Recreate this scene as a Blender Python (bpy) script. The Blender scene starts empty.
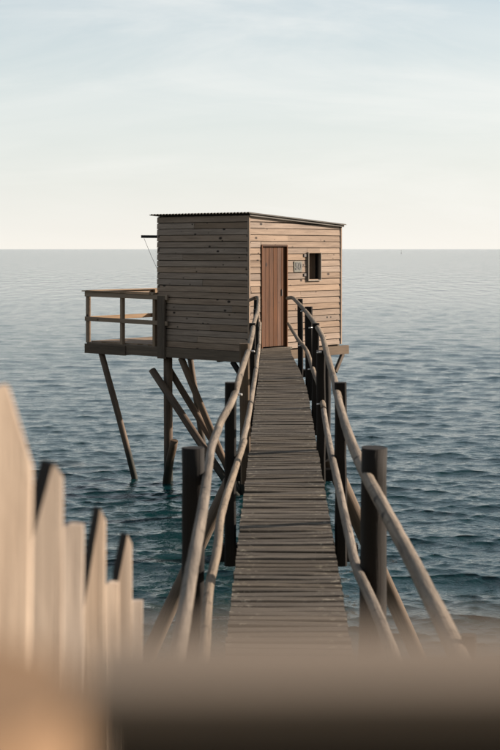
import bpy, math, random
import numpy as np
from mathutils import Vector, Matrix
random.seed(7); rng = np.random.default_rng(11)
R = math.radians
scene = bpy.context.scene
C = scene.collection

# ------------------------------------------------------------------ camera
cam_d = bpy.data.cameras.new('camera'); cam = bpy.data.objects.new('camera', cam_d); C.objects.link(cam)
cam.location = (0, 0, 4.5); cam.rotation_euler = (R(90), 0, 0)
cam_d.sensor_fit = 'VERTICAL'; cam_d.sensor_height = 36.0; cam_d.lens = 67.2
cam_d.shift_y = -0.168
cam_d.clip_start = 0.05; cam_d.clip_end = 60000
cam_d.dof.use_dof = True; cam_d.dof.focus_distance = 22.0; cam_d.dof.aperture_fstop = 5.0
scene.camera = cam

# ------------------------------------------------------------------ sky, sun, exposure
SUN_AZ = R(75.0)      # clockwise from +Y
SUN_EL = R(21.0)
world = bpy.data.worlds.new('World'); scene.world = world; world.use_nodes = True
nt = world.node_tree; nt.nodes.clear()
def N(t, kind, **kw):
    n = t.nodes.new(kind)
    for k, v in kw.items(): setattr(n, k, v)
    return n
def mixc(t, fac, a, b, blend='MIX'):
    m = N(t, 'ShaderNodeMix', data_type='RGBA', blend_type=blend)
    for s, v in ((0, fac), (6, a), (7, b)):
        if isinstance(v, bpy.types.NodeSocket): t.links.new(v, m.inputs[s])
        else: m.inputs[s].default_value = v
    return m.outputs[2]
def mth(t, op, a, b=0.0, c=None, clamp=False):
    m = N(t, 'ShaderNodeMath', operation=op, use_clamp=clamp)
    for i, v in enumerate((a, b, c)):
        if v is None: continue
        if isinstance(v, bpy.types.NodeSocket): t.links.new(v, m.inputs[i])
        else: m.inputs[i].default_value = v
    return m.outputs[0]
def ramp(t, fac, stops):
    r = N(t, 'ShaderNodeValToRGB'); e = r.color_ramp.elements
    while len(e) < len(stops): e.new(0.5)
    for x, (p, c) in zip(e, stops):
        x.position = p; x.color = (c, c, c, 1) if isinstance(c, (int, float)) else (*c, 1)
    t.links.new(fac, r.inputs[0]); return r.outputs[0]
def noise(t, vec, scale, detail=3, rough=0.55, dist=0.0):
    n = N(t, 'ShaderNodeTexNoise'); n.inputs['Scale'].default_value = scale
    n.inputs['Detail'].default_value = detail; n.inputs['Roughness'].default_value = rough
    n.inputs['Distortion'].default_value = dist
    if vec is not None: t.links.new(vec, n.inputs['Vector'])
    return n.outputs['Fac']
def mapping(t, vec, scale=(1, 1, 1), rot=(0, 0, 0), loc=(0, 0, 0)):
    m = N(t, 'ShaderNodeMapping'); m.inputs['Scale'].default_value = scale
    m.inputs['Rotation'].default_value = rot; m.inputs['Location'].default_value = loc
    t.links.new(vec, m.inputs[0]); return m.outputs[0]

sky = N(nt, 'ShaderNodeTexSky', sky_type='NISHITA', sun_disc=False)
sky.sun_elevation = SUN_EL; sky.sun_rotation = SUN_AZ; sky.altitude = 0
sky.air_density = 1.0; sky.dust_density = 2.2; sky.ozone_density = 1.3
tc = N(nt, 'ShaderNodeTexCoord')
d = mapping(nt, tc.outputs['Generated'], (1, 1, 4.5), (0, R(10), R(20)))
w1 = noise(nt, d, 1.7, 5, 0.6, 0.9)
w2 = noise(nt, mapping(nt, tc.outputs['Generated'], (1.3, 1.3, 7), (R(8), R(-14), 0), (3, 1, 0)), 2.3, 6, 0.62, 1.2)
cl = mth(nt, 'ADD', ramp(nt, w1, [(0.40, 0.0), (0.70, 0.5)]), ramp(nt, w2, [(0.45, 0.0), (0.72, 0.45)]), clamp=True)
sepd = N(nt, 'ShaderNodeSeparateXYZ'); nt.links.new(tc.outputs['Generated'], sepd.inputs[0])
elev = mth(nt, 'ABSOLUTE', sepd.outputs[2])
low = mth(nt, 'POWER', mth(nt, 'SUBTRACT', 1.0, elev, clamp=True), 3.6)      # the veil thickens towards the horizon all round
veil = mth(nt, 'ADD', mth(nt, 'MULTIPLY', low, 0.84), 0.06, clamp=True)
vcol = mixc(nt, mth(nt, 'POWER', low, 1.9), (6.2, 7.5, 7.9, 1), (8.4, 8.05, 7.4, 1))
col = mixc(nt, veil, sky.outputs[0], vcol)
col = mixc(nt, mth(nt, 'MULTIPLY', cl, 0.6), col, (8.3, 8.15, 7.8, 1))   # wisps of high cloud
#   # thin high cloud veil all over the sky
bg = N(nt, 'ShaderNodeBackground'); bg.inputs['Strength'].default_value = 0.062
nt.links.new(col, bg.inputs['Color'])
wo = N(nt, 'ShaderNodeOutputWorld'); nt.links.new(bg.outputs[0], wo.inputs[0])

sd = bpy.data.lights.new('sun', 'SUN'); sun = bpy.data.objects.new('sun', sd); C.objects.link(sun)
sd.energy = 5.0; sd.angle = R(0.55); sd.color = (1.0, 0.86, 0.73)
to_sun = Vector((math.sin(SUN_AZ) * math.cos(SUN_EL), math.cos(SUN_AZ) * math.cos(SUN_EL), math.sin(SUN_EL)))
sun.rotation_euler = to_sun.to_track_quat('Z', 'Y').to_euler(); sun.location = (30, 20, 30)

vs = scene.view_settings
vs.view_transform = 'Standard'; vs.look = 'None'; vs.exposure = 1.0; vs.gamma = 1.0; vs.use_curve_mapping = False
scene.cycles.use_denoising = True
scene.cycles.max_bounces = 8

# ------------------------------------------------------------------ materials
def new_mat(name):
    m = bpy.data.materials.new(name); m.use_nodes = True
    t = m.node_tree; t.nodes.clear()
    o = N(t, 'ShaderNodeOutputMaterial'); b = N(t, 'ShaderNodeBsdfPrincipled')
    t.links.new(b.outputs[0], o.inputs[0])
    return m, t, b
def wood(name, light, dark, knot=None, knots=0.0, grain=38.0, rough=0.8, wet=False, vary=0.35, bump=0.35, spots=None, spec=0.25, ends=False, grooves=0):
    """grain along UV u (metres along the piece), v across"""
    m, t, b = new_mat(name)
    uv = N(t, 'ShaderNodeUVMap'); oi = N(t, 'ShaderNodeObjectInfo')
    off = N(t, 'ShaderNodeCombineXYZ')
    t.links.new(mth(t, 'MULTIPLY', oi.outputs['Random'], 91.7), off.inputs[0])
    t.links.new(mth(t, 'MULTIPLY', oi.outputs['Random'], 37.3), off.inputs[1])
    add = N(t, 'ShaderNodeVectorMath', operation='ADD')
    t.links.new(uv.outputs[0], add.inputs[0]); t.links.new(off.outputs[0], add.inputs[1])
    p = add.outputs[0]
    g = noise(t, mapping(t, p, (1.6, grain, 1)), 1.0, 5, 0.65, 0.6)
    g2 = noise(t, mapping(t, p, (5.0, grain * 3.2, 1)), 1.0, 3, 0.6, 0.3)
    bl = noise(t, mapping(t, p, (1.1, 6.0, 1)), 1.0, 4, 0.6, 0.4)
    f = mth(t, 'ADD', mth(t, 'MULTIPLY', g, 0.55), mth(t, 'ADD', mth(t, 'MULTIPLY', g2, 0.2), mth(t, 'MULTIPLY', bl, 0.35)))
    f = ramp(t, f, [(0.36, 0.0), (0.72, 1.0)])
    c = mixc(t, f, (*dark, 1), (*light, 1))
    hgt = f
    if knots:
        v = N(t, 'ShaderNodeTexVoronoi', feature='F1'); v.inputs['Scale'].default_value = 1.0
        v.inputs['Randomness'].default_value = 0.9
        t.links.new(mapping(t, p, (5.6, 8.0, 1)), v.inputs['Vector'])
        sep = N(t, 'ShaderNodeSeparateColor'); t.links.new(v.outputs['Color'], sep.inputs[0])
        kd = mth(t, 'MULTIPLY', v.outputs['Distance'], mth(t, 'MULTIPLY_ADD', sep.outputs[1], 1.6, 0.75))
        kk = ramp(t, mth(t, 'ADD', kd, mth(t, 'MULTIPLY', mth(t, 'SUBTRACT', bl, 0.5), 0.2)), [(0.13, 1.0), (0.25, 0.0)])
        on = mth(t, 'LESS_THAN', sep.outputs[0], knots)
        kk = mth(t, 'MULTIPLY', kk, on)
        c = mixc(t, kk, c, (*(knot or dark), 1))
    if spots:
        s = noise(t, mapping(t, p, (14, 16, 1)), 1.0, 4, 0.7)
        s = ramp(t, s, [(0.56, 0.0), (0.66, 0.8)])
        if ends:      # lichen and bleaching on the little trodden plank ends
            su = N(t, 'ShaderNodeSeparateXYZ'); t.links.new(uv.outputs[0], su.inputs[0])
            en = mth(t, 'ABSOLUTE', mth(t, 'SUBTRACT', su.outputs[0], 0.34))
            s = mth(t, 'MULTIPLY', s, mth(t, 'MULTIPLY_ADD', ramp(t, en, [(0.14, 0.0), (0.30, 1.0)]), 0.85, 0.15))
        c = mixc(t, s, c, (*spots, 1))
    if grooves:
        sg = N(t, 'ShaderNodeSeparateXYZ'); t.links.new(uv.outputs[0], sg.inputs[0])
        wv = mth(t, 'SINE', mth(t, 'MULTIPLY', sg.outputs[1], 2 * math.pi / 0.036))
        gv = ramp(t, wv, [(0.0, 0.0), (0.35, 1.0)])
        c = mixc(t, 1.0, c, mixc(t, gv, (0.45, 0.44, 0.42, 1), (1, 1, 1, 1)), 'MULTIPLY')
        hgt = mth(t, 'ADD', hgt, gv)
    val = mth(t, 'MULTIPLY_ADD', oi.outputs['Random'], vary, 1.0 - vary * 0.5)
    hs = N(t, 'ShaderNodeHueSaturation'); t.links.new(c, hs.inputs['Color']); t.links.new(val, hs.inputs['Value'])
    r2 = mth(t, 'FRACT', mth(t, 'MULTIPLY', oi.outputs['Random'], 17.13))
    t.links.new(mth(t, 'MULTIPLY_ADD', r2, 0.3, 0.85), hs.inputs['Saturation'])
    cc = hs.outputs[0]
    if wet:      # dark weed band up to the high tide mark
        ge = N(t, 'ShaderNodeNewGeometry'); sz = N(t, 'ShaderNodeSeparateXYZ'); t.links.new(ge.outputs['Position'], sz.inputs[0])
        wz = mth(t, 'ADD', sz.outputs[2], mth(t, 'MULTIPLY', noise(t, ge.outputs['Position'], 5.0, 4), 0.5))
        cc = mixc(t, ramp(t, wz, [(0.62, 1.0), (0.95, 0.0)]), cc, (0.014, 0.014, 0.009, 1))
    t.links.new(cc, b.inputs['Base Color'])
    b.inputs['Roughness'].default_value = rough; b.inputs['Specular IOR Level'].default_value = spec
    bp = N(t, 'ShaderNodeBump'); bp.inputs['Strength'].default_value = bump; bp.inputs['Distance'].default_value = 0.006
    t.links.new(hgt, bp.inputs['Height']); t.links.new(bp.outputs[0], b.inputs['Normal'])
    return m
M = {}
M['wall'] = wood('larch_wall_planks', (0.318, 0.237, 0.176), (0.140, 0.100, 0.073), (0.022, 0.015, 0.011), 0.80, 34, vary=0.34)
M['deck'] = wood('weathered_deck_planks', (0.108, 0.089, 0.067), (0.020, 0.016, 0.012), (0.02, 0.016, 0.012), 0.12, 30, vary=0.4, bump=0.9, spots=(0.27, 0.24, 0.18), ends=True)
M['post'] = wood('dark_tarred_post', (0.014, 0.010, 0.007), (0.0035, 0.003, 0.002), None, 0, 26, vary=0.4, bump=0.7)
M['pole'] = wood('bleached_rail_pole', (0.235, 0.188, 0.140), (0.034, 0.026, 0.019), (0.02, 0.014, 0.01), 0.5, 30, vary=0.2, bump=0.9, spots=(0.055, 0.042, 0.031))
M['beam'] = wood('brown_beam', (0.13, 0.095, 0.066), (0.055, 0.04, 0.028), (0.025, 0.018, 0.012), 0.2, 28, vary=0.35, bump=0.5)
M['pile'] = wood('wet_pile', (0.14, 0.092, 0.058), (0.028, 0.020, 0.013), None, 0, 24, vary=0.3, bump=0.6, rough=0.7, wet=True)
M['balcony'] = wood('balcony_pine', (0.29, 0.205, 0.135), (0.16, 0.11, 0.07), (0.05, 0.03, 0.02), 0.2, 32, vary=0.25)
M['door'] = wood('red_brown_door', (0.130, 0.055, 0.025), (0.024, 0.011, 0.005), (0.025, 0.013, 0.009), 0.16, 36, vary=0.3)
M['picket'] = wood('split_chestnut', (0.40, 0.325, 0.255), (0.17, 0.125, 0.09), None, 0, 30, vary=0.3, bump=0.5)
M['bark'] = wood('dark_bark', (0.045, 0.04, 0.036), (0.02, 0.018, 0.017), None, 0, 20, vary=0.1)
M['gate_lit_top'] = wood('lit_gate_cap', (0.20, 0.155, 0.115), (0.13, 0.10, 0.07), None, 0, 30, vary=0.1)  # paler than the rail: sunlight on the gate top put into the colour
M['gate'] = wood('shaded_gate_brown', (0.026, 0.017, 0.010), (0.014, 0.009, 0.005), None, 0, 30, vary=0.1)  # near black, with the shade on the front face painted in
M['gatepost'] = wood('gate_post_tan', (0.24, 0.145, 0.075), (0.17, 0.10, 0.05), None, 0, 30, vary=0.1)
def plain(name, col, rough=0.6, metal=0.0, n=0.25, sc=9.0):
    m, t, b = new_mat(name)
    tcx = N(t, 'ShaderNodeTexCoord')
    f = noise(t, tcx.outputs['Object'], sc, 4, 0.6)
    a = tuple(x * (1 - n) for x in col); bb = tuple(min(1, x * (1 + n)) for x in col)
    t.links.new(mixc(t, f, (*a, 1), (*bb, 1)), b.inputs['Base Color'])
    b.inputs['Roughness'].default_value = rough; b.inputs['Metallic'].default_value = metal
    return m
M['dark'] = plain('dark_interior_board', (0.045, 0.036, 0.03), 0.9)
M['roof'] = plain('weathered_roof_sheet', (0.068, 0.06, 0.048), 0.65, 0.3)
M['plate'] = plain('green_grey_plate', (0.085, 0.085, 0.062), 0.6)
M['ink'] = plain('black_paint', (0.02, 0.02, 0.02), 0.6)
M['iron'] = plain('galvanised_iron', (0.07, 0.06, 0.055), 0.6, 0.4)
M['boltsteel'] = plain('bright_steel', (0.55, 0.53, 0.5), 0.4, 0.6)
M['frame'] = plain('pale_window_frame', (0.20, 0.165, 0.13), 0.7)
M['curtain'] = plain('brown_curtain', (0.13, 0.085, 0.055), 0.9)
M['buoy'] = plain('hazed_buoy_paint', (0.30, 0.31, 0.30), 0.6)  # paled so the colour carries the haze of distance

m, t, b = new_mat('earth_bank')
tcx = N(t, 'ShaderNodeTexCoord')
f = noise(t, tcx.outputs['Object'], 2.2, 8, 0.65)
t.links.new(mixc(t, ramp(t, f, [(0.35, 0.0), (0.65, 1.0)]), (0.10, 0.085, 0.055, 1), (0.27, 0.22, 0.15, 1)), b.inputs['Base Color'])
b.inputs['Roughness'].default_value = 0.95
bp = N(t, 'ShaderNodeBump'); bp.inputs['Strength'].default_value = 0.6; t.links.new(f, bp.inputs['Height']); t.links.new(bp.outputs[0], b.inputs['Normal'])
M['earth'] = m

M['scrub'] = plain('sky_blocker_scrub', (0.055, 0.062, 0.034), 0.95, 0, 0.6, 0.9)  # dark cover of the added sky-blocking slope
m, t, b = new_mat('sea_water')
tcx = N(t, 'ShaderNodeTexCoord')
P = tcx.outputs['Object']
b.inputs['Base Color'].default_value = (0.003, 0.023, 0.026, 1)
b.inputs['Roughness'].default_value = 0.07; b.inputs['IOR'].default_value = 1.333
r1 = noise(t, mapping(t, P, (2.6, 4.2, 1), (0, 0, R(12))), 1.0, 4, 0.6, 0.3)
r2 = noise(t, mapping(t, P, (5.5, 9.0, 1), (0, 0, R(-9))), 1.0, 3, 0.6, 0.3)
r3 = noise(t, mapping(t, P, (0.55, 0.12, 1), (0, 0, R(4))), 1.0, 3, 0.6, 0.3)
h = mth(t, 'ADD', mth(t, 'MULTIPLY', r1, 0.020), mth(t, 'MULTIPLY', r2, 0.018))
sepP = N(t, 'ShaderNodeSeparateXYZ'); t.links.new(P, sepP.inputs[0])
mr = N(t, 'ShaderNodeMapRange', interpolation_type='SMOOTHSTEP'); t.links.new(sepP.outputs[1], mr.inputs[0])
mr.inputs[1].default_value = 50; mr.inputs[2].default_value = 260; mr.inputs[3].default_value = 0.04; mr.inputs[4].default_value = 1.5   # longer, steeper chop out beyond the lee of the shore
h = mth(t, 'ADD', h, mth(t, 'MULTIPLY', r3, mr.outputs[0]))
bp = N(t, 'ShaderNodeBump'); bp.inputs['Strength'].default_value = 1.0; bp.inputs['Distance'].default_value = 1.0
t.links.new(h, bp.inputs['Height']); t.links.new(bp.outputs[0], b.inputs['Normal'])
M['water'] = m

# ------------------------------------------------------------------ helpers
def tag(o, label=None, cat=None, group=None, kind=None):
    for k, v in (('label', label), ('category', cat), ('group', group), ('kind', kind)):
        if v: o[k] = v
    return o
def empty(name, loc=(0, 0, 0), rz=0.0):
    o = bpy.data.objects.new(name, None); C.objects.link(o); o.location = loc; o.rotation_euler = (0, 0, rz)
    o.empty_display_size = 0.2
    return o
def mesh_obj(name, verts, faces, mat, parent=None, uvs=None, smooth=False, matrix=None):
    me = bpy.data.meshes.new(name); me.from_pydata([tuple(v) for v in verts], [], faces); me.update()
    if uvs is not None:
        l = me.uv_layers.new(name='UVMap')
        l.data.foreach_set('uv', [x for f in uvs for q in f for x in q])
    if smooth: me.polygons.foreach_set('use_smooth', [True] * len(me.polygons))
    me.materials.append(mat)
    o = bpy.data.objects.new(name, me); C.objects.link(o)
    if parent: o.parent = parent
    if matrix is not None: o.matrix_local = matrix
    return o
MX = {}
def frame_matrix(p0, p1, up=(0, 0, 1)):
    p0 = Vector(p0); p1 = Vector(p1); x = (p1 - p0).normalized(); up = Vector(up)
    if abs(x.dot(up.normalized())) > 0.98: up = Vector((0, 1, 0))
    y = up.cross(x).normalized(); z = x.cross(y)
    m = Matrix((x, y, z)).transposed().to_4x4(); m.translation = p0
    return m, (p1 - p0).length
def beam(name, p0, p1, w, h, mat, parent=None, up=(0, 0, 1), ch=0.12, wob=0.0, seg=1, share=None):
    """sawn timber from p0 to p1: w across, h along 'up'; chamfered, optionally a little crooked"""
    mx, L = frame_matrix(p0, p1, up)
    if share:
        o = bpy.data.objects.new(name, share); C.objects.link(o); o.parent = parent; o.matrix_local = mx; return o
    c = min(w, h) * ch; a, bb = w / 2, h / 2
    prof = [(-a + c, -bb), (a - c, -bb), (a, -bb + c), (a, bb - c), (a - c, bb), (-a + c, bb), (-a, bb - c), (-a, -bb + c)]
    per = [0.0]
    for i in range(8):
        q, r = prof[i], prof[(i + 1) % 8]; per.append(per[-1] + math.hypot(r[0] - q[0], r[1] - q[1]))
    V, F, U = [], [], []
    for s in range(seg + 1):
        x = L * s / seg; oy, oz = (random.uniform(-wob, wob), random.uniform(-wob, wob)) if wob and 0 < s < seg else (0, 0)
        k = 1 + (random.uniform(-wob, wob) * 2 if wob else 0)
        V += [(x, y * k + oy, z * k + oz) for y, z in prof]
    for s in range(seg):
        for i in range(8):
            j = (i + 1) % 8
            F.append((s * 8 + i, s * 8 + j, s * 8 + 8 + j, s * 8 + 8 + i))
            u0, u1 = L * s / seg, L * (s + 1) / seg
            U.append([(u0, per[i]), (u0, per[i + 1]), (u1, per[i + 1]), (u1, per[i])])
    # winding: make outward
    F = [tuple(reversed(f)) for f in F]; U = [list(reversed(u)) for u in U]
    F.append(tuple(range(8))); U.append([(0.02 * y, z) for y, z in prof])
    e = seg * 8
    F.append(tuple(reversed(range(e, e + 8)))); U.append([(0.02 * y, z) for y, z in reversed(prof)])
    F = [tuple(reversed(f)) for f in F]; U = [list(reversed(u)) for u in U]
    o = mesh_obj(name, V, F, mat, parent, U, matrix=mx); MX[o.name] = mx; return o
def catmull(pts, sub):
    P = [Vector(p) for p in pts]; P = [2 * P[0] - P[1]] + P + [2 * P[-1] - P[-2]]; out = []
    for i in range(1, len(P) - 2):
        for s in range(sub):
            u = s / sub; a, b_, c, d_ = P[i - 1], P[i], P[i + 1], P[i + 2]
            out.append(0.5 * ((2 * b_) + (c - a) * u + (2 * a - 5 * b_ + 4 * c - d_) * u * u + (3 * b_ - a - 3 * c + d_) * u ** 3))
    out.append(P[-2]); return out
def pole(name, pts, r0, r1, mat, parent=None, n=12, sub=6, rough=0.08, wander=0.0):
    """round pole along a smooth path, tapered, with a slightly knobbly surface"""
    path = catmull(pts, sub) if len(pts) > 2 else [Vector(pts[0]).lerp(Vector(pts[1]), i / sub) for i in range(sub + 1)]
    if wander:
        for p in path[1:-1]: p += Vector((random.uniform(-1, 1), random.uniform(-1, 1), random.uniform(-1, 1))) * wander
    base = path[0].copy(); V, F, U = [], [], []; ln = 0; lens = []; K = len(path)
    ph = [random.uniform(0, 6.28) for _ in range(4)]
    for i, p in enumerate(path):
        if i: ln += (p - path[i - 1]).length
        lens.append(ln)
        tg = (path[min(i + 1, K - 1)] - path[max(i - 1, 0)]).normalized()
        up = Vector((0, 0, 1)) if abs(tg.z) < 0.9 else Vector((0, 1, 0))
        s = tg.cross(up).normalized(); q = s.cross(tg)
        r = r0 + (r1 - r0) * i / (K - 1)
        for j in range(n):
            a = 2 * math.pi * j / n
            k = 1 + rough * (math.sin(2 * a + ph[0] + ln * 1.3) * 0.6 + math.sin(3 * a + ph[1] - ln * 2.1) * 0.4 + random.uniform(-.4, .4))
            V.append(p - base + (s * math.cos(a) + q * math.sin(a)) * r * k)
    for i in range(K - 1):
        for j in range(n):
            j2 = (j + 1) % n
            F.append((i * n + j, i * n + n + j, i * n + n + j2, i * n + j2))
            v0, v1 = j * 2 * math.pi * r0 / n, (j + 1) * 2 * math.pi * r0 / n
            U.append([(lens[i], v0), (lens[i + 1], v0), (lens[i + 1], v1), (lens[i], v1)])
    for end, rg in ((0, range(n)), ((K - 1) * n, reversed(range(n)))):
        idx = list(rg); F.append(tuple(end + j for j in idx)); U.append([(0.3 * math.cos(6.28 * j / n) * r0, math.sin(6.28 * j / n) * r0) for j in idx])
    F = [tuple(reversed(f)) for f in F]; U = [list(reversed(u)) for u in U]
    o = mesh_obj(name, V, F, mat, parent, U, smooth=True)
    o.location = base
    o.data.polygons[-1].use_smooth = False; o.data.polygons[-2].use_smooth = False
    return o

# ------------------------------------------------------------------ the sea: one sheet out to the horizon
def build_sea():
    near = list(np.arange(5.0, 12.0, 0.048)); y = near[-1]; ys = near[:]
    while y < 420:
        y += max(0.048, y * y / 8600 * 0.62); ys.append(y)
    ys = [-60, -30, -10, 0, 3] + ys + [520, 700, 1000, 1600, 2600, 5000, 12000, 45000]
    ys = np.array(ys); nc = 560
    u = np.linspace(-1, 1, nc); u = 0.78 * u + 0.22 * u ** 7 * 4.0
    half = 3.4 + 0.24 * np.maximum(ys, 0)
    X = u[None, :] * half[:, None]; Y = np.repeat(ys[:, None], nc, 1)
    sp = np.gradient(ys)[:, None]; spx = (half * 1.6 / nc)[:, None]
    Z = np.zeros_like(X); DX = np.zeros_like(X); DY = np.zeros_like(X)
    env = 0.9 + 0.3 * np.sin(X * 0.11 + Y * 0.05 + 1.0) * np.sin(Y * 0.083 - X * 0.04 + 0.4)
    for i in range(96):
        lam = 0.13 * (21 ** ((i + rng.random()) / 96.0))
        th = R(-96) + rng.normal(0, 0.48 if lam < 3 else 0.30)
        k = 2 * math.pi / lam; kx, ky = k * math.cos(th), k * math.sin(th)
        amp = 0.0048 * lam * (1.0 if lam < 0.42 else (0.42 / lam) ** 0.52) * rng.uniform(0.5, 1.3)
        ph = rng.uniform(0, 6.283)
        res = np.minimum(lam / np.maximum(sp * abs(math.sin(th)) * 1.7, spx * 2.0), 2.0) - 1.0
        att = np.clip(res, 0, 1) * env
        a = kx * X + ky * Y + ph
        Z += att * amp * np.cos(a); DX -= att * amp * 2.7 * math.cos(th) * np.sin(a); DY -= att * amp * 2.7 * math.sin(th) * np.sin(a)
    inner = (np.abs(u) < 0.97)[None, :]
    X2 = X + DX * inner; Y2 = Y + DY * inner
    nr = len(ys)
    co = np.stack([X2, Y2, Z], -1).reshape(-1, 3)
    idx = np.arange(nr * nc).reshape(nr, nc)
    q = np.stack([idx[:-1, :-1], idx[:-1, 1:], idx[1:, 1:], idx[1:, :-1]], -1).reshape(-1, 4)
    me = bpy.data.meshes.new('sea'); me.vertices.add(len(co)); me.vertices.foreach_set('co', co.ravel())
    me.loops.add(q.size); me.loops.foreach_set('vertex_index', q.ravel().astype(np.int32))
    me.polygons.add(len(q)); me.polygons.foreach_set('loop_start', np.arange(0, q.size, 4, dtype=np.int32))
    me.update(calc_edges=True); me.polygons.foreach_set('use_smooth', np.ones(len(q), bool))
    me.materials.append(M['water'])
    o = bpy.data.objects.new('sea', me); C.objects.link(o)
    tag(o, 'choppy blue green sea reaching to the pale horizon', 'sea', kind='structure')
build_sea()

# the bank the photographer, fence and landward end of the bridge stand on
def build_bank():
    xs = np.linspace(-90, 90, 241); prof = [(-9, 3.3), (-4, 3.0), (-1, 2.93), (0, 2.88), (1, 2.76), (2, 2.62), (3, 2.44), (4, 2.2), (5, 2.0), (5.6, 1.88), (6.1, 1.5), (6.5, 0.7), (7.2, -0.1), (8.5, -0.8), (10, -1.6)]
    V, F = [], []
    for x in xs:
        e = 0.5 * math.sin(x * 0.5) * (abs(x) > 2) + 0.4 * math.sin(x * 1.3 + 1) * (abs(x) > 2)
        for y, z in prof:
            V.append((x, y + (e if y > 4.5 else 0), z + random.uniform(-.03, .03)))
    n = len(prof)
    for i in range(len(xs) - 1):
        for j in range(n - 1): F.append((i * n + j, i * n + n + j, i * n + n + j + 1, i * n + j + 1))
    o = mesh_obj('bank', V, F, M['earth'], smooth=True)
    tag(o, 'sandy earth bank behind the fence and gate', 'bank', kind='structure')
build_bank()
def build_sky_blocker():  # added out of view to cut sky light on the shaded sides
    xs = np.linspace(-150, 150, 151); ysx = [-8.5, -11, -14, -18, -23, -29, -36, -46, -70]; zs = [3.1, 4.6, 6.6, 9.0, 11.8, 14.0, 15.5, 16.5, 17]
    V, F = [], []; n = len(ysx)
    for x in xs:
        for y, z in zip(ysx, zs):
            V.append((x + random.uniform(-.5, .5), y + random.uniform(-.6, .6), z * (1 + 0.12 * math.sin(x * 0.07 + 1)) + (random.uniform(-.7, .7) if y < -9 else -0.3)))
    for i in range(len(xs) - 1):
        for j in range(n - 1): F.append((i * n + j, i * n + j + 1, i * n + n + j + 1, i * n + n + j))
    o = mesh_obj('sky_blocking_hill', V, F, M['scrub'], smooth=True)
    tag(o, 'added unseen scrub slope behind the photographer, blocking sky light', 'sky_blocking_hill', kind='structure')
build_sky_blocker()

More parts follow.
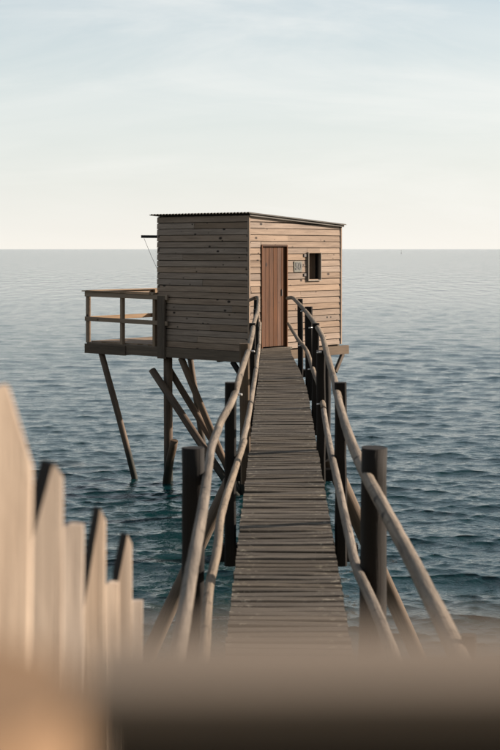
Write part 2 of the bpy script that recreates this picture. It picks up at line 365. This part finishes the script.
# ------------------------------------------------------------------ the fishing hut on stilts
HUT_A = math.atan2(0.76, 0.65)
hut = empty('fishing_hut', (-0.02, 25.6, 0), HUT_A)
tag(hut, 'small plank fishing hut with red brown door standing on stilts over the sea', 'hut')
FW, LW, BAL = 2.80, 2.34, 4.29          # front width, side length, seaward end of balcony (local x, y, y)
ZB, ZT0, ZT1 = 2.617, 5.125, 4.955      # plank bottom, wall top at x=0 and x=FW
PITCH = 0.1194
def ztop(x): return ZT0 + (ZT1 - ZT0) * x / FW
def wall(name, origin, along, outward, length, top, openings=(), split=0.35, label=None):
    """plank wall: backing board as the part, each plank its child. 'along' and 'outward' are local axis vectors"""
    o = Vector(origin); a = Vector(along); n = Vector(outward)
    # backing, with openings left out: one mesh of boxes
    V, F = [], []
    def boxv(x0, x1, z0, z1a, z1b):
        b0 = len(V)
        for x, zt in ((x0, z1a), (x1, z1b)):
            for zz in (z0, zt):
                for dd in (-0.028, -0.060): V.append(o + a * x + Vector((0, 0, zz)) + n * dd)
        q = [(0, 1, 3, 2), (4, 6, 7, 5), (0, 4, 5, 1), (2, 3, 7, 6), (0, 2, 6, 4), (1, 5, 7, 3)]
        F.extend(tuple(b0 + i for i in f) for f in q)
    cuts = sorted({0.0, length} | {c for op in openings for c in (op[0], op[1])})
    for x0, x1 in zip(cuts[:-1], cuts[1:]):
        mid = (x0 + x1) / 2; ops = [op for op in openings if op[0] < mid < op[1]]
        z = ZB
        for op in ops:
            if op[2] > z: boxv(x0, x1, z, op[2], op[2])
            z = op[3]
        boxv(x0 + 0.0005, x1 - 0.0005, z, top(x0), top(x1))
    w = mesh_obj(name, V, F, M['dark'], hut)
    if label: w['label'] = label
    z = ZB; row = 0
    while z < max(top(0), top(length)) - 0.03:
        z1 = z + PITCH - random.choice((0.009, 0.011, 0.014))
        segs = [(0.0, length)]
        for op in openings:
            if op[2] < z1 - 0.012 and op[3] > z + 0.012:
                ns = []
                for s0, s1 in segs:
                    if op[0] > s0: ns.append((s0, min(op[0], s1)))
                    if op[1] < s1: ns.append((max(op[1], s0), s1))
                segs = [s for s in ns if s[1] - s[0] > 0.02]
        out = []
        for s0, s1 in segs:
            if s1 - s0 > 1.4 and random.random() < split:
                c = random.uniform(s0 + 0.4, s1 - 0.4); out += [(s0, c - 0.002), (c + 0.002, s1)]
            else: out.append((s0, s1))
        out = [(q0, q1, z, z1) for q0, q1 in out]
        for op in openings:
            if z + 0.012 < op[3] < z1 - 0.012: out.append((op[0], op[1], op[3] + 0.001, z1))
            if z + 0.012 < op[2] < z1: out.append((op[0], op[1], z, op[2] - 0.001))
        zrow, z1row = z, z1
        for s0, s1, z, z1 in out:
            # top row is cut to the slope of the roof
            za, zb = min(z1, top(s0) - 0.004), min(z1, top(s1) - 0.004)
            if za - z < 0.006 and zb - z < 0.006: continue
            if zb - z < 0.006 or za - z < 0.006:
                # plank runs out under the roof slope
                f = lambda x: min(z1, top(x) - 0.004) - z
                xs_ = [s0 + (s1 - s0) * i / 60 for i in range(61)]; ok = [x for x in xs_ if f(x) > 0.012]
                if not ok: continue
                s0, s1 = ok[0], ok[-1]; za, zb = z + f(s0), z + f(s1)
            dp = random.uniform(-0.003, 0.003); tl = random.uniform(0.003, 0.007); L = s1 - s0
            vv = []
            for x, zt in ((s0, za), (s1, zb)):
                e = random.uniform(-0.002, 0.002); c = 0.004
                for dd, zz in ((-0.027, z), (-c + dp + tl, z), (dp + tl, z + c), (dp, zt - c), (-c + dp, zt), (-0.027, zt)):
                    vv.append(o + a * x + Vector((0, 0, zz + e)) + n * dd)
            org = vv[0].copy(); vv = [q - org for q in vv]
            per = [0, .025, .031, .031 + PITCH, .037 + PITCH, .06 + PITCH, .18 + PITCH]
            ff, uu = [], []
            for i in range(6):
                j = (i + 1) % 6; ff.append((i, j, 6 + j, 6 + i)); uu.append([(0, per[i]), (0, per[i + 1]), (L, per[i + 1]), (L, per[i])])
            ff += [(5, 4, 3, 2, 1, 0), (6, 7, 8, 9, 10, 11)]
            uu += [[(0, 0.02 * q) for q in range(6)], [(0, 0.02 * q) for q in range(6)]]
            if a.cross(n).z > 0:
                ff = [tuple(reversed(q)) for q in ff]; uu = [list(reversed(q)) for q in uu]
            pk = mesh_obj('plank', vv, ff, M['wall'], w, uu); pk.location = org
        z = zrow + PITCH; row += 1
    return w
DX0, DX1, DZ0, DZ1 = 0.343, 1.106, 2.67, 4.575
WX0, WX1, WZ0, WZ1 = 1.722, 2.118, 3.905, 4.425
wall('front_wall', (0, 0, 0), (1, 0, 0), (0, -1, 0), FW, ztop, [(DX0, DX1, 2.60, DZ1), (WX0, WX1, WZ0, WZ1)], 0.25)
wall('side_wall', (0, LW, 0), (0, -1, 0), (-1, 0, 0), LW, lambda s: ZT0, (), 0.4)
wall('side_wall', (FW, 0, 0), (0, 1, 0), (1, 0, 0), LW, lambda s: ZT1, (), 0.4)
wall('back_wall', (FW, LW, 0), (-1, 0, 0), (0, 1, 0), FW, lambda s: ztop(FW - s), [(0.9, 1.75, 2.60, 4.5)], 0.3)
# floor and joists
beam('floor', (0.04, LW / 2, 2.585), (FW - 0.04, LW / 2, 2.585), LW - 0.1, 0.05, M['dark'], hut, ch=0.02)
beam('sill_beam', (0.0, BAL, 2.515), (0.0, -0.02, 2.515), 0.09, 0.195, M['beam'], hut, ch=0.05)
beam('sill_beam', (0.05, 0.015, 2.50), (3.03, 0.015, 2.50), 0.09, 0.17, M['beam'], hut, ch=0.05)
beam('sill_beam', (FW, 0.07, 2.515), (FW, BAL, 2.515), 0.09, 0.18, M['beam'], hut, ch=0.05)
for y in (0.8, 1.55, LW, 3.3):
    beam('floor_joist', (0.05, y, 2.46), (FW - 0.05, y, 2.46), 0.08, 0.14, M['beam'], hut)
# corner trims
beam('corner_batten', (0.003, 0.003, ZB), (0.003, 0.003, ZT0 - 0.01), 0.042, 0.042, M['wall'], hut)
beam('corner_batten', (FW - 0.003, 0.003, ZB), (FW - 0.003, 0.003, ZT1 - 0.01), 0.042, 0.042, M['wall'], hut)
# door: frame, vertical boards, latch
door = beam('door', ((DX0 + DX1) / 2, 0.055, DZ0 + 0.015), ((DX0 + DX1) / 2, 0.055, DZ1 - 0.03), DX1 - DX0 - 0.06, 0.02, M['dark'], hut, up=(0, 1, 0))
inv = MX[door.name].inverted()
nb = 6; bw = (DX1 - DX0 - 0.06) / nb
for i in range(nb):
    x = DX0 + 0.03 + bw * (i + 0.5); dy = 0.032 + random.uniform(-0.002, 0.002)
    o = beam('board', (x, dy, DZ0 + 0.012), (x, dy, DZ1 - 0.032), bw - 0.005, 0.022, M['door'], None, up=(0, 1, 0))
    mx = MX[o.name]; o.parent = door; o.matrix_local = inv @ mx
o = beam('handle', (DX1 - 0.14, 0.012, 3.62), (DX1 - 0.14, 0.012, 3.74), 0.02, 0.02, M['iron'], None, up=(0, 1, 0)); mx = MX[o.name]; o.parent = door; o.matrix_local = inv @ mx
for x in (DX0 + 0.014, DX1 - 0.014):
    beam('door_jamb', (x, 0.012, DZ0 - 0.02), (x, 0.012, DZ1), 0.028, 0.07, M['door'], hut, up=(0, 1, 0))
beam('door_head', (DX0 + 0.028, 0.012, DZ1 - 0.014), (DX1 - 0.028, 0.012, DZ1 - 0.014), 0.07, 0.028, M['door'], hut)
beam('threshold', (DX0 - 0.02, -0.03, DZ0 - 0.035), (DX1 + 0.02, -0.03, DZ0 - 0.035), 0.16, 0.04, M['deck'], hut)
# window opening with its thin frame, half drawn curtain and strap hinges
win = beam('window', (WX0 - 0.012, -0.008, WZ0 - 0.011), (WX1 + 0.012, -0.008, WZ0 - 0.011), 0.07, 0.022, M['frame'], hut)
inv = MX[win.name].inverted()
def sub(o, inv=inv, par=win):
    mx = MX.get(o.name, Matrix.Identity(4)); o.parent = par; o.matrix_local = inv @ mx; return o
sub(beam('frame_side', (WX0 - 0.004, -0.012, WZ0), (WX0 - 0.004, -0.012, WZ1 + 0.012), 0.020, 0.068, M['frame'], None, up=(0, 1, 0)))
sub(beam('frame_side', (WX1 + 0.004, -0.004, WZ0), (WX1 + 0.004, -0.004, WZ1 + 0.012), 0.016, 0.06, M['frame'], None, up=(0, 1, 0)))
sub(beam('frame_head', (WX0 + 0.006, -0.004, WZ1 + 0.004), (WX1 - 0.004, -0.004, WZ1 + 0.004), 0.06, 0.016, M['wall'], None))
for z in (WZ0 + 0.10, WZ1 - 0.05):
    sub(beam('hinge', (WX0 - 0.012, -0.012, z), (WX0 - 0.115, -0.012, z), 0.014, 0.055, M['iron'], None))
V, F = [], []
for i in range(15):
    x = WX0 + 0.22 + i * 0.0125; y = 0.11 + 0.022 * math.sin(i * 1.5)
    V += [(x, y, WZ0 - 0.03), (x, y, WZ1 + 0.02)]
    if i: F.append((2 * i - 2, 2 * i, 2 * i + 1, 2 * i - 1))
sub(mesh_obj('curtain', V, F, M['curtain']))
# number plate
plate = beam('number_plate', (1.305, -0.012, 4.165), (1.545, -0.012, 4.165), 0.012, 0.205, M['plate'], hut, ch=0.1)
cu = bpy.data.curves.new('digits', 'FONT'); cu.body = '50'; cu.size = 0.19; cu.align_x = 'CENTER'; cu.align_y = 'CENTER'; cu.extrude = 0.002; cu.offset = 0.007
tmp = bpy.data.objects.new('digits_source', cu); C.objects.link(tmp)
bpy.context.view_layer.update()
dm = bpy.data.meshes.new_from_object(tmp.evaluated_get(bpy.context.evaluated_depsgraph_get())); bpy.data.objects.remove(tmp)
dm.materials.clear(); dm.materials.append(M['ink'])
dg = bpy.data.objects.new('digits', dm); C.objects.link(dg)
dg.parent = plate; dg.matrix_local = MX[plate.name].inverted() @ (Matrix.Translation((1.425, -0.0215, 4.165)) @ Matrix.Rotation(R(90), 4, 'X'))
# corrugated roof, ridges running down the slope
def roof():
    x0, x1, y0, y1 = -0.10, FW + 0.07, -0.09, LW + 0.12
    n = 260; V, F = [], []
    for i in range(n + 1):
        y = y0 + (y1 - y0) * i / n; w = 0.012 * math.sin(2 * math.pi * y / 0.082)
        for x in (x0, (x0 + x1) / 2, x1):
            for dz in (0.0, 0.006):
                V.append((x, y, ztop(x) + 0.028 + w + dz))
    for i in range(n):
        a, b_ = i * 6, i * 6 + 6
        F += [(a + 1, a + 3, b_ + 3, b_ + 1), (a + 3, a + 5, b_ + 5, b_ + 3), (a, b_, b_ + 2, a + 2), (a + 2, b_ + 2, b_ + 4, a + 4), (a, a + 1, b_ + 1, b_), (a + 4, b_ + 4, b_ + 5, a + 5)]
    for a in (0, n * 6): F += [(a, a + 2, a + 3, a + 1), (a + 2, a + 4, a + 5, a + 3)]
    return mesh_obj('roof', V, F, M['roof'], hut)
rf = roof()
beam('fascia', (-0.03, -0.045, ztop(0) - 0.005), (FW + 0.03, -0.045, ztop(FW) - 0.005), 0.03, 0.035, M['roof'], rf)
for y in (0.6, 1.2, 1.8):
    beam('rafter', (0.06, y, ztop(0) - 0.055), (FW - 0.06, y, ztop(FW) - 0.055), 0.06, 0.09, M['beam'], hut)
# net boom sticking out over the sea side, with its line
beam('net_boom', (0.10, LW - 0.4, 4.735), (0.10, LW + 0.52, 4.745), 0.045, 0.055, M['post'], hut)
pole('net_line', [(0.10, LW + 0.46, 4.71), (0.10, LW + 0.25, 4.35), (0.12, LW + 0.03, 3.98)], 0.0035, 0.0035, M['post'], hut, n=5)
# seaward balcony
for i in range(13):
    y = LW + 0.085 + i * 0.148
    beam('balcony_board', (0.06, y, 2.625), (FW - 0.06, y, 2.625), 0.138, 0.03, M['balcony'], hut)
def rail(z, w, h):
    beam('balcony_rail', (-0.055, BAL + 0.03, z), (-0.055, LW - 0.33, z - 0.02), w, h, M['balcony'], hut)
    beam('balcony_rail', (-0.03, BAL + 0.055, z), (FW + 0.03, BAL + 0.055, z), w, h, M['balcony'], hut)
    beam('balcony_rail', (FW + 0.055, BAL + 0.03, z), (FW + 0.055, LW - 0.1, z), w, h, M['balcony'], hut)
rail(3.59, 0.035, 0.10); rail(3.09, 0.03, 0.085)
beam('balcony_cap', (-0.05, BAL + 0.08, 3.652), (-0.05, LW - 0.02, 3.642), 0.12, 0.022, M['balcony'], hut)
beam('balcony_cap', (0.02, BAL + 0.045, 3.655), (FW + 0.06, BAL + 0.045, 3.655), 0.12, 0.022, M['balcony'], hut)
for x, y in ((0.0, BAL), (0.0, 3.30), (0.0, LW + 0.06), (FW * 0.69, BAL), (FW, BAL), (FW, 3.3)):
    beam('balcony_post', (x, y, 2.61), (x, y, 3.64), 0.072, 0.085, M['balcony'], hut, up=(1, 0, 0))
beam('balcony_post', (-0.055, LW - 0.17, 2.39), (-0.055, LW - 0.17, 3.60), 0.20, 0.05, M['beam'], hut, up=(1, 0, 0))
beam('apron_board', (-0.054, BAL + 0.04, 2.49), (-0.054, 3.16, 2.49), 0.026, 0.19, M['beam'], hut)
# stilts and braces (local x, y, z)
pole('stilt', [(0.10, 2.12, -2.0), (0.09, 2.14, 2.42)], 0.092, 0.085, M['pile'], hut, rough=0.05)
pole('stilt', [(-0.02, 2.50, -1.6), (0.00, 2.96, 0), (0.02, 3.93, 2.42)], 0.068, 0.062, M['pile'], hut, rough=0.05)
st = pole('broken_stilt', [(0.02, 2.18, -1.0), (-0.10, 1.98, 0.1), (-0.16, 1.73, 0.86)], 0.085, 0.078, M['pile'], hut, rough=0.08); st['label'] = 'short broken stub of an old stilt'
pole('stilt', [(0.06, 0.16, -2.0), (0.07, 0.16, 2.41)], 0.085, 0.085, M['pile'], hut)
pole('stilt', [(2.46, 0.10, -2.0), (2.46, 0.10, 2.41)], 0.085, 0.085, M['post'], hut)
pole('stilt', [(2.66, 2.2, -2.0), (2.66, 2.2, 2.42)], 0.085, 0.085, M['pile'], hut)
pole('stilt', [(2.66, 3.1, -2.0), (2.66, 4.0, 2.42)], 0.07, 0.065, M['pile'], hut)
pole('brace', [(-0.10, 2.38, 2.16), (-0.12, 0.35, 0.12), (-0.12, -0.1, -0.35)], 0.068, 0.08, M['pile'], hut)
pole('brace', [(0.26, 2.32, 2.22), (0.26, 0.80, 0.48), (0.26, 0.2, -0.25)], 0.062, 0.07, M['pile'], hut)
pole('brace', [(0.02, 1.72, 2.42), (-0.02, 0.55, 0.50), (-0.03, 0.2, -0.1)], 0.062, 0.066, M['pile'], hut)
beam('bracket', (0.0, 0.05, 2.02), (0.0, 0.40, 2.42), 0.07, 0.09, M['post'], hut)
beam('bracket', (2.62, 0.0, 2.08), (2.86, 0.0, 2.42), 0.06, 0.08, M['beam'], hut)

# ------------------------------------------------------------------ the footbridge
bridge = empty('footbridge', (0.25, 4.0, 0))
tag(bridge, 'narrow plank footbridge with crooked pole handrails leading out to the hut', 'footbridge')
B0 = Vector((0.25, 4.0, 0))
HD = [2, 4, 8.5, 11.6, 14, 17, 20, 26.6]; HH = [2.31, 2.25, 2.13, 2.04, 1.98, 1.93, 1.88, 1.825]
def dz(y): return 4.5 - float(np.interp(y, HD, HH))
def xl(y): return float(np.interp(y, [4, 8.5, 20, 26], [-0.20, -0.115, 0.115, 0.205]))
def xr(y): return float(np.interp(y, [4, 8.4, 19, 21.7, 23.3, 26.6], [0.478, 0.565, 0.772, 0.765, 0.74, 0.715]))
def L(p): return Vector(p) - B0
y = 4.15; si = 0
while y < 25.86:
    pw = 0.090 + random.uniform(-0.006, 0.006); si += 1
    a, b_ = xl(y), xr(y)
    skew = random.uniform(-0.007, 0.007)
    if y > 24.6: skew += (y - 24.6) * 0.10
    z = dz(y) - 0.019 + random.uniform(-0.004, 0.004); tilt = random.uniform(-0.006, 0.006)
    ea, eb = random.uniform(-0.006, 0.004), random.uniform(-0.004, 0.006)
    beam('deck_plank', L((a + ea, y - skew, z + tilt)), L((b_ + eb, y + skew, z - tilt)), pw, 0.038, M['deck'], bridge, ch=0.16, wob=0.003, seg=3)
    y += pw + (random.uniform(0.014, 0.024) if si % 2 else random.uniform(0.003, 0.007))
ST = [4.4, 7.3, 10.6, 13.8, 17.0, 20.4, 23.6]
ends = [4.1] + ST[1:-1] + [25.75]
for y0, y1 in zip(ends[:-1], ends[1:]):
    for fx in (lambda q: xl(q) + 0.07, lambda q: xr(q) - 0.07):
        beam('stringer', L((fx(y0), y0, dz(y0) - 0.115)), L((fx(y1), y1, dz(y1) - 0.115)), 0.068, 0.145, M['post'], bridge)
PL = {4.4: (-0.27, 3.0, .05), 7.3: (-0.295, 3.465, .116), 10.6: (-0.145, 3.49, .088), 13.8: (-0.055, 3.57, .10), 17.0: (0.03, 3.60, .08), 20.4: (0.09, 3.62, .08), 23.6: (0.105, 3.64, .08)}
PR = {4.4: (0.688, 3.29, .045), 7.3: (0.645, 3.465, .15), 10.6: (0.685, 3.49, .088), 13.8: (0.70, 3.50, .088), 17.0: (0.80, 3.60, .085), 20.4: (0.855, 3.66, .11), 23.6: (0.845, 3.66, .09)}
for yy in ST:
    za = dz(yy)
    for side, (x, zt, w) in ((-1, PL[yy]), (1, PR[yy])):
        lean = random.uniform(-0.015, 0.015)
        mat = M['beam'] if (yy == 13.8 and side < 0) else M['post']
        if yy == 7.3:
            pole('stanchion', [L((x + lean, yy + 0.05, za - 0.9)), L((x + lean * .5, yy + 0.02, za)), L((x, yy, zt))], w * 0.54, w * 0.47, mat, bridge, n=14, sub=7, rough=0.11)
            continue
        beam('stanchion', L((x + lean, yy + 0.02, za - 0.33)), L((x, yy, zt)), w, w * 0.95, mat, bridge, up=(0, 1, 0), ch=0.16, wob=0.004, seg=5)
    beam('cross_beam', L((PL[yy][0] - 0.12, yy + 0.13, za - 0.255)), L((PR[yy][0] + 0.14, yy + 0.13, za - 0.255)), 0.12, 0.13, M['post'], bridge)
# raked piles of the mid trestle, plain piles elsewhere
pole('raked_pile', [L((-0.12, 13.98, 2.36)), L((-1.02, 13.98, 0.42)), L((-1.9, 13.98, -1.7))], 0.068, 0.085, M['beam'], bridge)
pole('raked_pile', [L((0.80, 13.98, 2.40)), L((1.73, 13.98, 0.32)), L((2.5, 13.98, -1.5))], 0.072, 0.085, M['beam'], bridge)
for yy in (10.6, 17.0, 20.4, 23.6):
    for f in (0.22, 0.78):
        x = xl(yy) + (xr(yy) - xl(yy)) * f
        pole('pile', [L((x, yy + 0.28, -1.6)), L((x, yy + 0.28, dz(yy) - 0.17))], 0.085, 0.08, M['post'], bridge)
pole('raked_pile', [L((-0.26, 7.5, 2.0)), L((-0.62, 7.5, -0.9))], 0.08, 0.08, M['beam'], bridge)
pole('raked_pile', [L((0.66, 7.5, 2.0)), L((1.02, 7.5, -0.9))], 0.08, 0.08, M['beam'], bridge)
# crooked handrail poles
LU1 = [(0.10, 26.0, 3.60), (0.145, 24.6, 3.635), (0.114, 20.41, 3.603), (0.058, 18.11, 3.569), (0.017, 15.51, 3.525), (-0.02, 13.74, 3.493), (-0.07, 12.19, 3.455), (-0.125, 10.29, 3.402), (-0.19, 9.2, 3.37), (-0.226, 8.2, 3.342)]
LU2 = [(-0.196, 8.72, 3.375), (-0.222, 8.2, 3.352), (-0.224, 7.46, 3.322), (-0.220, 6.42, 3.294), (-0.225, 5.34, 3.266), (-0.225, 4.7, 3.249), (-0.23, 3.9, 3.22)]
RU1 = [(0.683, 25.62, 3.60), (0.735, 24.2, 3.655), (0.780, 22.57, 3.625), (0.807, 19.68, 3.595), (0.816, 17.21, 3.553), (0.800, 15.41, 3.524), (0.735, 13.25, 3.481), (0.682, 11.26, 3.43), (0.65, 10.2, 3.40)]
RU2 = [(0.69, 11.5, 3.44), (0.648, 10.31, 3.403), (0.612, 8.82, 3.359), (0.604, 7.64, 3.327), (0.622, 6.46, 3.296), (0.638, 5.62, 3.273), (0.643, 5.06, 3.258), (0.647, 4.6, 3.246), (0.644, 3.95, 3.232)]
LL1 = [(0.185, 25.8, 3.14), (0.121, 19.67, 3.095), (0.0, 13.42, 2.985), (-0.057, 11.46, 2.936), (-0.095, 10.5, 2.905)]
LL2 = [(-0.045, 11.3, 2.95), (-0.132, 9.71, 2.885), (-0.179, 8.63, 2.854), (-0.182, 7.77, 2.83), (-0.205, 6.91, 2.807), (-0.196, 5.95, 2.782), (-0.20, 4.0, 2.74)]
RL1 = [(0.700, 25.55, 3.14), (0.736, 21.47, 3.112), (0.785, 19.36, 3.089), (0.755, 16.47, 3.041), (0.745, 14.99, 3.016), (0.70, 13.3, 2.98)]
RL2 = [(0.745, 14.3, 2.975), (0.69, 13.02, 2.965), (0.636, 11.13, 2.926), (0.603, 9.53, 2.88), (0.575, 8.19, 2.842), (0.562, 7.4, 2.821), (0.59, 6.68, 2.801), (0.603, 6.21, 2.789), (0.61, 5.6, 2.775), (0.60, 4.0, 2.74)]
for nm, pts, r0, r1 in (('handrail', LU1, .030, .026), ('handrail', LU2, .023, .028), ('handrail', RU1, .033, .028), ('handrail', RU2, .029, .034), ('lower_rail', LL1, .027, .025), ('lower_rail', LL2, .025, .026), ('lower_rail', RL1, .030, .026), ('lower_rail', RL2, .026, .030)):
    pole(nm, [L(p) for p in pts], r0, r1, M['pole'], bridge, n=12, sub=10, rough=0.05, wander=0.0008)

# coach bolts where the rails are fixed to the stanchions
for x, y, z in ((0.70, 13.70, 3.49), (0.755, 16.9, 3.55), (0.78, 20.3, 3.60), (0.775, 23.5, 3.63), (0.70, 13.70, 2.985), (0.745, 16.9, 3.05), (0.745, 20.3, 3.10), (0.0, 13.7, 3.50), (-0.105, 10.5, 3.41)):
    q = -1 if x > 0.3 else 1
    pole('bolt', [L((x, y, z)), L((x + q * 0.045, y - 0.02, z))], 0.009, 0.008, M['boltsteel'], bridge, n=8, sub=1, rough=0)

# ------------------------------------------------------------------ picket fence beside the camera
fence = empty('picket_fence', (-0.33, 1.75, 2.5))
tag(fence, 'pale split picket fence out of focus at the left edge', 'fence')
F0 = Vector((-0.33, 1.75, 2.5))
def picket(x, y, ztip, w, kind, zb, turn, cut=0.25):
    """split stake; its broad face looks towards path and sea. kind: point = pencil cut on the landward shoulder, flat = sawn, round = worn shoulder"""
    c, sn = math.cos(R(turn)), math.sin(R(turn)); th = 0.024; h = ztip - zb
    fx = lambda u: (u * w * c, u * w * sn)                      # along the broad face
    bk = lambda u: (u * w * c, u * w * sn + th)                 # back of the stake
    lean = random.uniform(-0.003, 0.003)
    if kind == 'point': top = [(fx(0), h - cut), (fx(0.80), h), (fx(1), h - 0.02), (bk(1), h - 0.03), (bk(0.42), h + 0.004), (bk(0), h - cut * 0.48)]
    elif kind == 'round': top = [(fx(0), h - 0.01), (fx(0.55), h), (fx(1), h - 0.10), (bk(1), h - 0.11), (bk(0.55), h - 0.01), (bk(0), h - 0.02)]
    else: top = [(fx(0), h - 0.006), (fx(0.5), h), (fx(1), h - 0.004), (bk(1), h - 0.006), (bk(0.5), h), (bk(0), h - 0.008)]
    us = [top_i[0] for top_i in top]; V, F, U = [], [], []
    base_h = min(q[1] for q in top) - 0.02; n = 5
    for i in range(n + 1):
        zz = base_h * i / n; j = random.uniform(-0.0025, 0.0025)
        V += [(p[0] + j + lean * zz / h, p[1] + j, zz) for p in us]
    V += [(p[0] + lean, p[1], zz) for p, zz in top]
    for i in range(n + 1):
        for j in range(6):
            k = (j + 1) % 6; F.append((6 * i + j, 6 * i + k, 6 * i + 6 + k, 6 * i + 6 + j))
            z0, z1 = V[6 * i + j][2], V[6 * i + 6 + j][2]
            U.append([(z0, .03 * j), (z0, .03 * j + .03), (z1, .03 * j + .03), (z1, .03 * j)])
    t0 = 6 * (n + 1)
    F += [(t0, t0 + 1, t0 + 4, t0 + 5), (t0 + 1, t0 + 2, t0 + 3, t0 + 4)]
    U += [[(0, 0), (cut, 0), (cut, .03), (0, .03)], [(0, 0), (.03, 0), (.03, .03), (0, .03)]]
    F.append(tuple(reversed(range(6)))); U.append([(0, 0.01 * q) for q in range(6)])
    p = mesh_obj('picket', V, F, M['picket'], fence, U)
    p.location = Vector((x, y, zb)) - F0
    if kind == 'point':
        p.data.materials.append(M['bark']); p.data.polygons[6 * (n + 1)].material_index = 1      # the split shoulder still carries its bark
        p.data.polygons[6 * n + 5].material_index = 1
    return p
for x, y, zt, w, kind, cut in ((-0.3369, 1.715, 4.333, 0.0758, 'round', 0.07),
        (-0.3534, 2.17, 4.164, 0.073, 'point', 0.175),
        (-0.3474, 2.52, 4.0, 0.0581, 'flat', 0.0),
        (-0.3402, 2.835, 3.969, 0.0545, 'point', 0.21),
        (-0.3412, 3.185, 3.736, 0.052, 'flat', 0.0),
        (-0.345, 3.5, 3.78, 0.0606, 'point', 0.189),
        (-0.3547, 3.85, 3.524, 0.074, 'flat', 0.0)):
    picket(x, y, zt, w, kind, 2.62 - (y - 1.7) * 0.22, 42, cut)
pole('wire_end', [(0.022, 0.42, 1.665), (0.052, 0.41, 1.669), (0.072, 0.41, 1.666)], 0.0016, 0.0014, M['iron'], fence, n=5)
for (za, zc) in ((1.25, 0.45), (0.5, 0.0)):
    beam('fence_rail', (-0.035, -0.15, za), (-0.035, 2.15, zc), 0.022, 0.05, M['picket'], fence)
for yy, zt in ((-0.12, 1.4), (2.1, 0.55)):
    beam('fence_post', (-0.085, yy, -0.1 - yy * 0.25), (-0.085, yy, zt), 0.07, 0.07, M['picket'], fence, up=(0, 1, 0))

# ------------------------------------------------------------------ gate right in front of the lens
gate = empty('garden_gate', (0.15, 0.24, 2.8002))
tag(gate, 'dark brown wooden gate top blurred along the bottom edge', 'gate')
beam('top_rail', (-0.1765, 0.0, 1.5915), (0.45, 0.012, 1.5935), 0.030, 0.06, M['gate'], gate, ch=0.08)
beam('lit_top_cap', (-0.1785, 0.0, 1.626), (0.45, 0.012, 1.628), 0.034, 0.008, M['gate_lit_top'], gate, ch=0.1)  # added strip whose pale colour paints the lit top of the rail
for i in range(5):
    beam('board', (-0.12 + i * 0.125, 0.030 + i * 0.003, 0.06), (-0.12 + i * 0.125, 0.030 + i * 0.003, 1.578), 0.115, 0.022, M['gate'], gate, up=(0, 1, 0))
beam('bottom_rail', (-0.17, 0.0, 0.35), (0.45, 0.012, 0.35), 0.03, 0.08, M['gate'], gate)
gp = pole('gate_post', [(-0.080, 0.285, 2.6), (-0.080, 0.285, 4.410)], 0.046, 0.045, M['gatepost'], None, n=20, rough=0.02)
tag(gp, 'round tan gate post blurred in the bottom left corner', 'post')

# ------------------------------------------------------------------ far mark on the horizon
by = empty('channel_marker', (151.5, 1400.0, 0)); by.scale = (0.6, 0.6, 0.6)
tag(by, 'tiny channel marker on the horizon to the right of the hut', 'buoy')
pole('float', [(0, 0, -0.6), (0, 0, 0.2), (0, 0, 1.0)], 1.0, 0.8, M['buoy'], by, n=14, sub=3, rough=0)
pole('mast', [(0, 0, 1.0), (0, 0, 4.8)], 0.28, 0.16, M['buoy'], by, n=8, rough=0)
pole('topmark', [(0, 0, 4.8), (0, 0, 6.0)], 0.55, 0.08, M['buoy'], by, n=8, rough=0)
